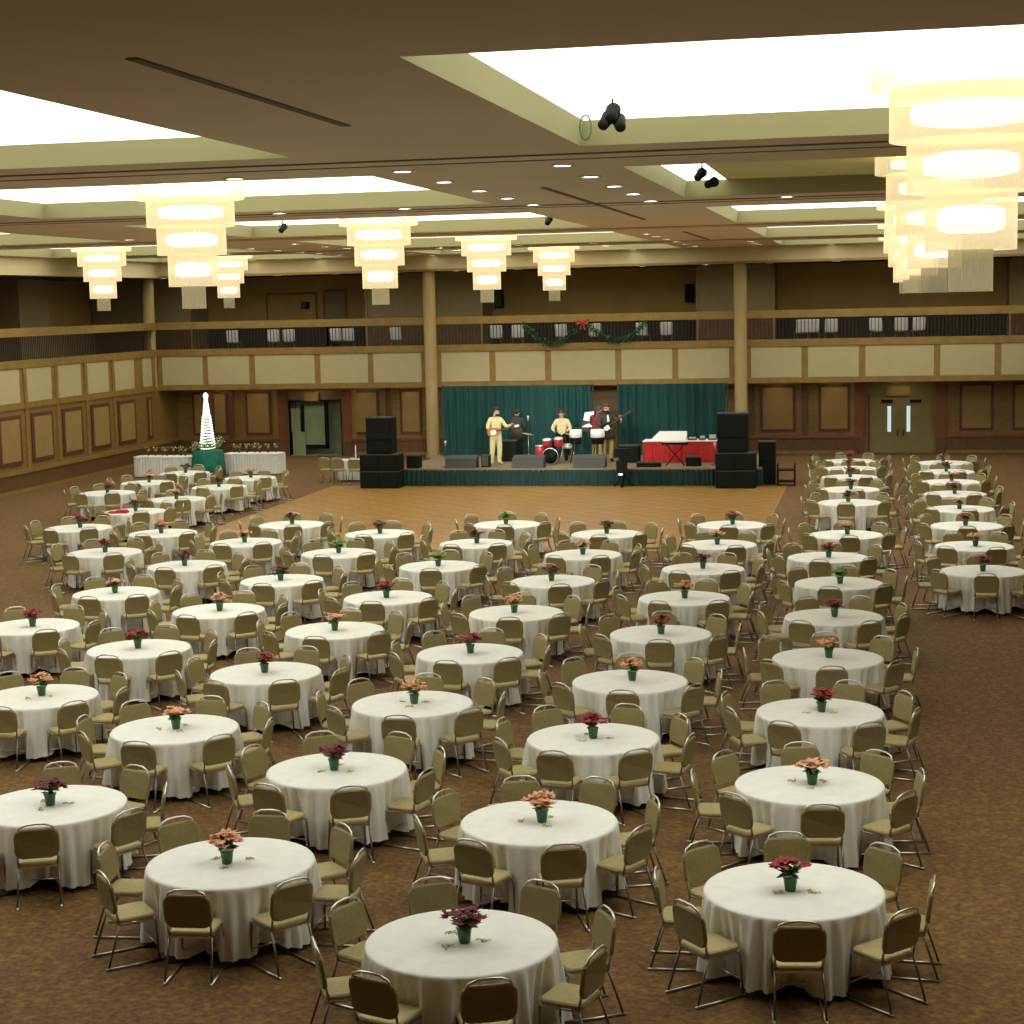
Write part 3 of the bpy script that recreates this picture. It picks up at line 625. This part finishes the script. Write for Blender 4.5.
# ------------------------------------------------------------------ people
def person(label,loc,rz,J,cols,h=1.8,extra=None):
    """J overrides joints; local frame: facing -Y, x to the viewer's right"""
    k=h/1.8
    D=dict(pel=(0,0,.95),wai=(0,0,1.10),che=(0,.0,1.30),nek=(0,.0,1.50),hdb=(0,-.01,1.60),hdt=(0,-.01,1.73),
    shl=(-.19,0,1.43),ell=(-.25,.02,1.15),wrl=(-.26,-.05,.90),hnl=(-.26,-.07,.82),shr=(.19,0,1.43),elr=(.25,.02,1.15),wrr=(.26,-.05,.90),hnr=(.26,-.07,.82),
    hpl=(-.10,0,.90),knl=(-.12,-.02,.50),anl=(-.12,.03,.09),tol=(-.14,-.14,.04),hpr=(.10,0,.90),knr=(.12,-.02,.50),anr=(.12,.03,.09),tor=(.14,-.14,.04))
    D.update(J)
    rad=dict(pel=(.18,.13),wai=(.17,.125),che=(.195,.135),nek=(.058,.058),hdb=(.082,.092),hdt=(.078,.088),shl=(.075,.075),shr=(.075,.075),ell=(.066,.066),elr=(.066,.066),wrl=(.034,.03),wrr=(.034,.03),hnl=(.042,.02),hnr=(.042,.02),
    hpl=(.115,.115),hpr=(.115,.115),knl=(.088,.088),knr=(.088,.088),anl=(.072,.072),anr=(.072,.072),tol=(.04,.03),tor=(.04,.03))
    E=[('pel','wai','s'),('wai','che','s'),('che','nek','s'),('nek','hdb','k'),('hdb','hdt','k'),('che','shl','s'),('shl','ell','s'),('ell','wrl',cols.get('sleeve','s')),('wrl','hnl','k'),('che','shr','s'),('shr','elr','s'),('elr','wrr',cols.get('sleeve','s')),('wrr','hnr','k'),
    ('pel','hpl','p'),('hpl','knl','p'),('knl','anl','p'),('anl','tol','o'),('pel','hpr','p'),('hpr','knr','p'),('knr','anr','p'),('anr','tor','o')]
    names=list(D); me=bpy.data.meshes.new('t'); me.from_pydata([tuple(c*k for c in D[n]) for n in names],[(names.index(a),names.index(b)) for a,b,_ in E],[])
    o=bpy.data.objects.new('t',me); C.objects.link(o); m=o.modifiers.new('s','SKIN'); m.use_smooth_shade=True
    for i,n in enumerate(names): me.skin_vertices[0].data[i].radius=tuple(r*k for r in rad[n]); me.skin_vertices[0].data[i].use_root=(n=='pel')
    u=o.modifiers.new('u','SUBSURF'); u.levels=2; u.render_levels=2
    dg=bpy.context.evaluated_depsgraph_get(); em=o.evaluated_get(dg).to_mesh()
    b=MB(); cm={'s':cols['shirt'],'p':cols['pants'],'k':'skin','o':cols.get('shoes','blackcloth')}
    V=[v.co.copy() for v in em.vertices]; segs=[(Vector(D[a])*k,Vector(D[c])*k,t,(sum(rad[a])+sum(rad[c]))/4*k) for a,c,t in E]
    def near(p):
        best=None
        for a,c,t,rr in segs:
            d=c-a; s=max(0,min(1,(p-a).dot(d)/d.length_squared)); q=(p-a-d*s).length/rr
            if best is None or q<best[0]: best=(q,t)
        return best[1]
    b.v=[tuple(v) for v in V]
    for pl in em.polygons:
        c=sum((V[i] for i in pl.vertices),Vector())/len(pl.vertices); b.f.append(tuple(pl.vertices)); b.m.append(b.mi(cm[near(c)])); b.sm.append(True)
    o.evaluated_get(dg).to_mesh_clear(); bpy.data.objects.remove(o); bpy.data.meshes.remove(me)
    # fingers
    for sfx,sd in (('l',-1),('r',1)):
        w=Vector(D['wr'+sfx])*k; hn=Vector(D['hn'+sfx])*k; d=(hn-w).normalized(); s=d.cross(Vector((0,1,.2))).normalized(); cv=d.cross(s)
        for q in range(4):
            L=(.075,.085,.08,.062)[q]*k; b0=hn+s*(q-1.5)*.019*k
            b.tube([b0,b0+d*L*.55,b0+d*L*.85+cv*.02*k],[.009*k,.008*k,.007*k],'skin',6)
        b.tube([w+d*.02*k,w+s*.045*k*sd+d*.04*k,w+s*.055*k*sd+d*.075*k],[.012*k,.010*k,.008*k],'skin',6)
    # face
    hb=Vector(D['hdb'])*k; ht=Vector(D['hdt'])*k; hc=(hb+ht)/2; fd=cols.get('face',Vector((0,-1,0))).normalized(); sd=fd.cross(Vector((0,0,1)))
    upv=(ht-hb).normalized(); fr=.088*k
    b.tube([hc+fd*fr+upv*.01,hc+fd*(fr+.028)-upv*.025,hc+fd*fr-upv*.03],[.008,.014,.008],'skin',6)
    b.tube([hc+fd*(fr*.93)-sd*.025-upv*.055,hc+fd*(fr)-upv*.055,hc+fd*(fr*.93)+sd*.025-upv*.055],.007,'maroon',5)
    for s in (-1,1):
        b.tube([hc+fd*fr*.86+sd*.033*s-upv*.0,hc+fd*(fr*.96)+sd*.033*s],.011,'white',6); b.tube([hc+fd*fr*.94+sd*.033*s,hc+fd*(fr)+sd*.033*s],.006,'black',6)
        b.tube([hc+sd*(.083*k)*s-upv*.03,hc+sd*(.098*k)*s,hc+sd*(.088*k)*s+upv*.025],.012,'skin',6)
    t=b.build('person',None,loc,rz); tag(t,label,'person')
    def shell(name,m,r0,cover,down):
        q=MB(); n=16; vs=[];fs=[]
        rows=7
        for i in range(rows+1):
            el=PI/2*(1-i/rows*cover)
            for j in range(n):
                a=2*PI*j/n; dv=sd*math.cos(a)+fd*(-1)*math.sin(a); back=max(0,-dv.dot(fd))
                e=el-(down*back if i==rows else down*back*i/rows)
                vs.append(hc+upv*.02*k+(dv*math.cos(e)*1.0+upv*math.sin(e)*1.12)*r0)
        for i in range(rows):
            for j in range(n): fs.append((i*n+j,(i+1)*n+j,(i+1)*n+(j+1)%n,i*n+(j+1)%n))
        q.add(vs,fs,m,True); return q
    shell('hair',cols['hair'],.104*k,.75,.9).build('hair',t)
    if cols.get('cap'):
        q=shell('cap',cols['cap'],.112*k,.8,.1)
        br=[hc+fd*(.1*k)+sd*s+upv*.05*k for s in (-.07,.07)]; q.add([br[0],br[1],br[1]+fd*.07,br[0]+fd*.07,hc+fd*.19*k+upv*.045*k],[(0,1,2,4,3)],cols['cap'])
        q.build('cap',t)
    if cols.get('beard'):
        q=MB(); q.lathe([(.001,-.03),(.045,-.02),(.065,.02),(.06,.05)],cols['hair'],10,tuple(hc+fd*.035*k-upv*.115*k)); q.build('beard',t)
    if cols.get('jacket'):
        q=MB(); q.lathe([(.26,.70),(.24,.95),(.225,1.12)],cols['jacket'],16); 
        q.v=[(x*k,y*.75*k,z*k) for x,y,z in q.v]; q.build('jacket_hem',t)
    return t
def guitar(label,loc,rot,bodym,neckL=.62):
    t=thing('electric_guitar',label,'guitar',loc); t.rotation_euler=rot
    b=MB(); out=[]
    for i in range(24):
        a=2*PI*i/24; r=.17+.035*math.cos(2*a)+.02*math.cos(3*a); out.append((r*1.15*math.cos(a),r*math.sin(a)))
    b.add([(x,-.025,z) for x,z in out]+[(x,.025,z) for x,z in out],[tuple(range(23,-1,-1)),tuple(range(24,48))]+[(i,(i+1)%24,24+(i+1)%24,24+i) for i in range(24)],bodym); b.build('guitar_body',t)
    b=MB(); b.pad(.2,.17,.026,.032,.05,.002,'white',Matrix.Translation((-.0,0,-.04))@Matrix.Rotation(R(90),4,'X')); b.build('pickguard',t)
    b=MB(); b.box(.12,.15+neckL,-.035,-.015,-.025,.025,'hairbrown'); b.build('neck',t)
    b=MB(); b.box(.15+neckL,.15+neckL+.16,-.035,-.015,-.03,.045,'hairbrown' if bodym=='black' else 'white'); b.build('headstock',t)
    return t
RX=Vector((1,0,0))
# guitarist in cream: turned to the right, both hands on guitar held in front (local facing -Y, rotated)
person('standing person in cream shirt and trousers playing an electric guitar',(-13.25,60.6,.6),R(38),
  dict(ell=(-.30,-.02,1.16),wrl=(-.12,-.22,1.10),hnl=(-.04,-.25,1.08),elr=(.30,-.12,1.20),wrr=(.36,-.33,1.24),hnr=(.40,-.36,1.27),knl=(-.13,-.02,.5),anl=(-.15,.04,.09),tol=(-.18,-.12,.04),hdb=(.015,-.02,1.61),hdt=(.03,-.02,1.74)),
  dict(shirt='cream',pants='cream',shoes='khaki',hair='hair',beard=True,face=Vector((.75,-.6,0)),sleeve='s'),2.02)
guitar('natural wood electric guitar held by the cream-clothed person',(-13.27,60.28,1.80),(0,R(-12),R(8)),'guitarwood')
person('person in dark jacket standing with back turned at the curtain',(-13.02,63.25,.6),PI,
  dict(ell=(-.30,.0,1.17),wrl=(-.24,-.16,1.0),hnl=(-.2,-.22,.96),elr=(.30,0,1.17),wrr=(.28,-.12,.95),hnr=(.26,-.17,.9)),
  dict(shirt='charcoal',pants='blackcloth',hair='hair',jacket='charcoal'),1.78)
person('seated drummer in cream shirt behind the red drum kit',(-11.2,62.4,.6),0,
  dict(pel=(0,0,.80),wai=(0,0,.95),che=(0,-.03,1.15),nek=(0,-.05,1.35),hdb=(0,-.08,1.44),hdt=(0,-.10,1.57),shl=(-.19,-.03,1.28),ell=(-.30,-.12,1.03),wrl=(-.2,-.36,.98),hnl=(-.17,-.43,.97),shr=(.19,-.03,1.28),elr=(.30,-.12,1.03),wrr=(.22,-.36,.98),hnr=(.2,-.43,.97),
  hpl=(-.10,-.05,.78),knl=(-.2,-.42,.58),anl=(-.2,-.42,.12),tol=(-.22,-.56,.04),hpr=(.10,-.05,.78),knr=(.2,-.42,.58),anr=(.2,-.42,.12),tor=(.22,-.56,.04)),
  dict(shirt='cream',pants='blackcloth',hair='hairbrown',sleeve='s'),1.98)
person('person in maroon shirt, khaki trousers and blue cap, back turned',(-9.92,62.35,.6),PI-.3,
  dict(che=(0,-.05,1.29),nek=(0,-.1,1.47),hdb=(.02,-.16,1.55),hdt=(.02,-.2,1.67),ell=(-.28,-.12,1.16),wrl=(-.2,-.34,1.12),hnl=(-.16,-.4,1.1),elr=(.28,-.12,1.16),wrr=(.2,-.34,1.12),hnr=(.16,-.4,1.1)),
  dict(shirt='maroon',pants='khaki',hair='hairbrown',cap='navy'),1.98)
person('person in dark suit and white shirt playing a dark bass guitar',(-9.45,61.6,.6),R(25),
  dict(ell=(-.28,-.06,1.15),wrl=(-.08,-.24,1.08),hnl=(-.0,-.27,1.06),elr=(.32,-.12,1.24),wrr=(.30,-.32,1.38),hnr=(.32,-.36,1.42),hdb=(-.02,-.03,1.61),hdt=(-.03,-.04,1.74)),
  dict(shirt='charcoal',pants='khaki',hair='hairbrown',jacket='charcoal',face=Vector((-.4,-1,0))),2.06)
guitar('dark bass guitar held neck up by the dark-suited person',(-9.42,61.24,1.86),(0,R(-32),R(10)),'black',.75)
P=bpy.data.objects
suit=[o for o in P if o.name.startswith('person') and 'dark suit' in o.get('label','')][0]
b=MB(); b.tube([(-.01,-.13,1.66),(.0,-.175,1.5),(.0,-.18,1.28)],[.03,.05,.03],'white',8); b.build('shirt_front',suit)
# ------------------------------------------------------------------ buffet & tree
def skirted(x0,x1,y0,y1,h,m,label,step=.09):
    cx=(x0+x1)/2; t=thing('buffet_table',label,'table',(cx,y0,0)); w=(x1-x0)/2; d=y1-y0
    b=MB(); pts=[(-w+.0,d)]+[(-w+.25-.25*math.cos(a*PI/8),.25-.25*math.sin(a*PI/8)) for a in range(0,5)]+[(w-.25+.25*math.sin(a*PI/8),.25-.25*math.cos(a*PI/8)) for a in range(0,5)]+[(w,d),(-w,d)]
    pleats(b,pts,.02,h-.02,m,step,.02,4); b.build('skirt',t)
    b=MB(); b.pad(2*w+.04,d+.04,h-.03,h,.22,.01,m if m!='teal_bright' else m,Matrix.Translation((0,d/2,0))); b.build('tabletop',t)
    b=MB()
    for sx in(-1,1):
        for yy in (.15,d-.15): b.tube([(sx*(w-.2),yy,h-.03),(sx*(w-.2),yy,0)],.02,'chrome')
    b.build('legs',t)
skirted(-27.75,-25.35,62.4,63.3,.76,'cloth','long white-skirted buffet table left of the light tree')
skirted(-24.5,-22.3,63.4,64.3,.78,'cloth','long white-skirted buffet table right of the light tree')
t=thing('round_display_table','round green-skirted table carrying the white light tree','table',(-24.73,62.5,0))
b=MB(); b.lathe([(.62,.02),(.6,.5),(.56,.96),(.55,.99),(.001,.99)],'teal_bright',64,fn=lambda i,q:(.03*math.cos(26*q)*(1 if i<2 else .2) if i<3 else 0)); b.build('skirt',t)
b=MB(); b.lathe([(.05,0),(.05,.95)],'chrome',10); b.build('post',t)
t=thing('light_tree','tall narrow white spiral light tree on the green-skirted table','decoration tree',(-24.73,62.5,.99))
b=MB()
for i in range(12):
    s=i/12; r=.29-.14*s; z=.12+1.25*s
    b.tube([(r*math.cos(a*PI/9),r*math.sin(a*PI/9),z+.035*math.sin(a*PI/9)) for a in range(18)],.017,'tree_light',6,True)
b.build('light_ring',t)
b=MB(); b.lathe([(.14,1.3),(.11,1.6),(.06,1.95)],'tree_light',16); b.build('upper_cone',t)
b=MB(); b.lathe([(.001,1.93),(.07,1.95),(.095,2.03),(.09,2.10),(.05,2.15),(.001,2.18)],'tree_light',14); b.build('top_knob',t)
b=MB(); b.tube([(0,0,0),(0,0,1.3)],.04,'leaf_light'); b.build('post',t)
def foliage(b,n,cx,cy,cz,rx,ry,rz,ms,L=.12,seed=0):
    rnd=random.Random(seed)
    for _ in range(n):
        a=rnd.uniform(0,6.28);e=rnd.uniform(-1,1);q=rnd.random()**.4
        c=Vector((cx+rx*q*math.cos(a)*math.sqrt(1-e*e),cy+ry*q*math.sin(a)*math.sqrt(1-e*e),cz+rz*q*e))
        d=Vector((rnd.uniform(-1,1),rnd.uniform(-1,1),rnd.uniform(-1,1))).normalized(); s=d.cross(Vector((rnd.random(),rnd.random(),rnd.random()))).normalized()
        b.add([c,c+d*L*.5+s*L*.22,c+d*L,c+d*L*.5-s*L*.22],[(0,1,2,3)],rnd.choice(ms))
b=MB(); foliage(b,260,0,0,.12,.55,.4,.13,['leaf','leaf_light','leaf_light'],.14,2); foliage(b,60,-.35,-.1,.15,.3,.2,.1,['white','leaf_light'],.12,3); foliage(b,50,.5,0,.32,.2,.15,.15,['white','leaf_light'],.1,5)
tag(b.build('greenery',None,(-24.73,62.45,1.06)),'mound of green leaves and white blossoms round the foot of the light tree','greenery')
vz=MB(); vz.lathe([(.03,0),(.035,.1),(.015,.14),(.02,.17)],'greybox',8); foliage(vz,26,0,0,.26,.09,.09,.09,['leaf_light','white','inset','olive_pad'],.08,9); vz=vz.mesh('vase')
for i in range(15):
    if i<8: x,y,z,g=-27.3+.25*i,62.9+.1*(i%3),.76,'left'
    else: x,y,z,g=-24.3+.28*(i-8),63.9+.1*(i%3),.78,'right'
    o=bpy.data.objects.new('vase',vz); C.objects.link(o); o.location=(x,y,z); o.rotation_euler=(0,0,i); tag(o,f'small vase of pale blossoms, {ORD[(i%8 if i<8 else i-8)+1]} from left on the {g} buffet table','vase','vases on the buffet tables')
# small white table with three chairs left of the speaker stack
t=thing('small_table','small rectangular table under white cloth left of the left speaker stack','table',(-18.5,60.75,0))
b=MB(); pleats(b,[(-.62,.7),(-.62,0),(.68,0),(.68,.7),(-.62,.7)],.05,.74,'cloth',.12,.02,8); b.build('skirt',t); b=MB(); b.pad(1.34,.76,.73,.76,.03,.01,'cloth',Matrix.Translation((.03,.35,0))); b.build('tabletop',t)
b=MB()
for x in(-.55,.6):
    for y in(.08,.62): b.tube([(x,y,.73),(x,y,0)],.018,'chrome')
b.build('legs',t)
for x,y,rz,l in ((-19.45,60.45,.0,'left'),(-18.95,60.35,.05,'middle'),(-18.3,60.3,0,'right')):
    dup(proto,(x,y,0),rz,f'{l} of three olive chairs before the small white table by the speakers',G)
b=MB(); b.tube([(-18.6,61.3,.76),(-18.6,61.3,1.25)],.02,'white'); tag(b.build('white_pole'),'thin white upright post behind the small white table','post')
# ------------------------------------------------------------------ balcony
covered=thing('covered_chair','','chair')
for n,b_,_ in CP: b_.build(n,covered)
b=MB(); b.pad(.50,.50,-.04,.045,.04,.015,'white',rotM(0,-.245,.70,R(98)),curve=-.3); b.build('white_cover',covered)
KIDS[covered]=[(c,[]) for c in covered.children]
first=True
bx=[-26.6,-24.85,-24.2,-22.1,-21.6,-19.5,-15.3,-14.5,-12.6,-11.3,-9.3,-8.4,-3.1,-2.6,-1.95,-.15,.75,1.35]
for i,x in enumerate(bx):
    l=f'chair with white back cover behind the balcony railing, {ORD[i+1] if i<16 else ("seventeenth","eighteenth")[i-16]} from left'
    if first: covered.location=(x,70.75,4.4); covered['label']=l; covered['group']='white-covered chairs on the balcony'; first=False
    else: dup(covered,(x,70.75+.15*(i%2),4.4),(.3*((i*37)%5-2))/2,l)
t=thing('garland','dark green garland hung in two swags on the balcony railing','garland',(-11.5,YF-.12,5.4))
b=MB()
def swag(x0,z0,x1,z1,drop,seed):
    rnd=random.Random(seed)
    for i in range(46):
        s=i/45; x=x0+(x1-x0)*s; z=z0+(z1-z0)*s-drop*4*s*(1-s)
        foliage(b,12,x,0,z,.11,.08,.1,['leaf','teal_dark','leaf'],.13,seed*100+i)
swag(-2.45,.02,-.15,.0,.8,1); b.build('swag',t); b=MB(); swag(.1,0,2.45,.02,.72,2); b.build('swag',t)
t=thing('red_bow','bright red bow at the middle of the green garland','bow',(-11.56,YF-.22,5.42)); t.scale=(.65,.8,.8)
b=MB()
for s in(-1,1):
    b.add([(0,0,0),(.32*s,-.06,.17),(.36*s,-.02,.0),(.30*s,-.06,-.12),(.2*s,.05,.03)],[(0,1,2),(0,2,3),(0,1,4),(0,4,3),(1,2,4),(2,3,4)],'redcloth'); b.add([(0,0,0),(.05*s,-.03,0),(.20*s,-.03,-.38),(.10*s,-.02,-.36)],[(0,1,2,3)],'redcloth')
b.build('loops',t); b=MB(); b.lathe([(.02,-.06),(.06,-.03),(.06,.03),(.02,.06)],'redcloth',10); b.build('knot',t)
for x,z,w,h,l in ((-15.86,6.05,.35,.75,'tall black wall speaker above the balcony left of centre'),(-24.45,6.2,.28,.28,'small black wall speaker above the left balcony'),):
    t=thing('wall_speaker',l,'speaker',(x,73.85,z)); b=MB(); b.box(-w/2,w/2,-.2,.15,0,h,'black'); b.build('cabinet',t); b=MB(); b.box(-w/2+.03,w/2-.03,-.22,-.2,.04,h-.04,'greybox'); b.build('grille',t)
b=MB(); b.box(-.17,.17,-.1,.15,0,.75,'blackgrille'); tag(b.build('wall_speaker',None,(-7.8,73.85,6.1)),'dark wall speaker above the balcony left of the right pier','speaker')
# ------------------------------------------------------------------ world & view
w=bpy.data.worlds.new('world'); sc.world=w; w.use_nodes=True; w.node_tree.nodes['Background'].inputs[0].default_value=(0,0,0,1)
sc.view_settings.view_transform='Standard'; sc.view_settings.look='None'; sc.view_settings.exposure=.54; sc.view_settings.gamma=1
sc.cycles.max_bounces=8; sc.cycles.diffuse_bounces=5; sc.cycles.sample_clamp_indirect=6
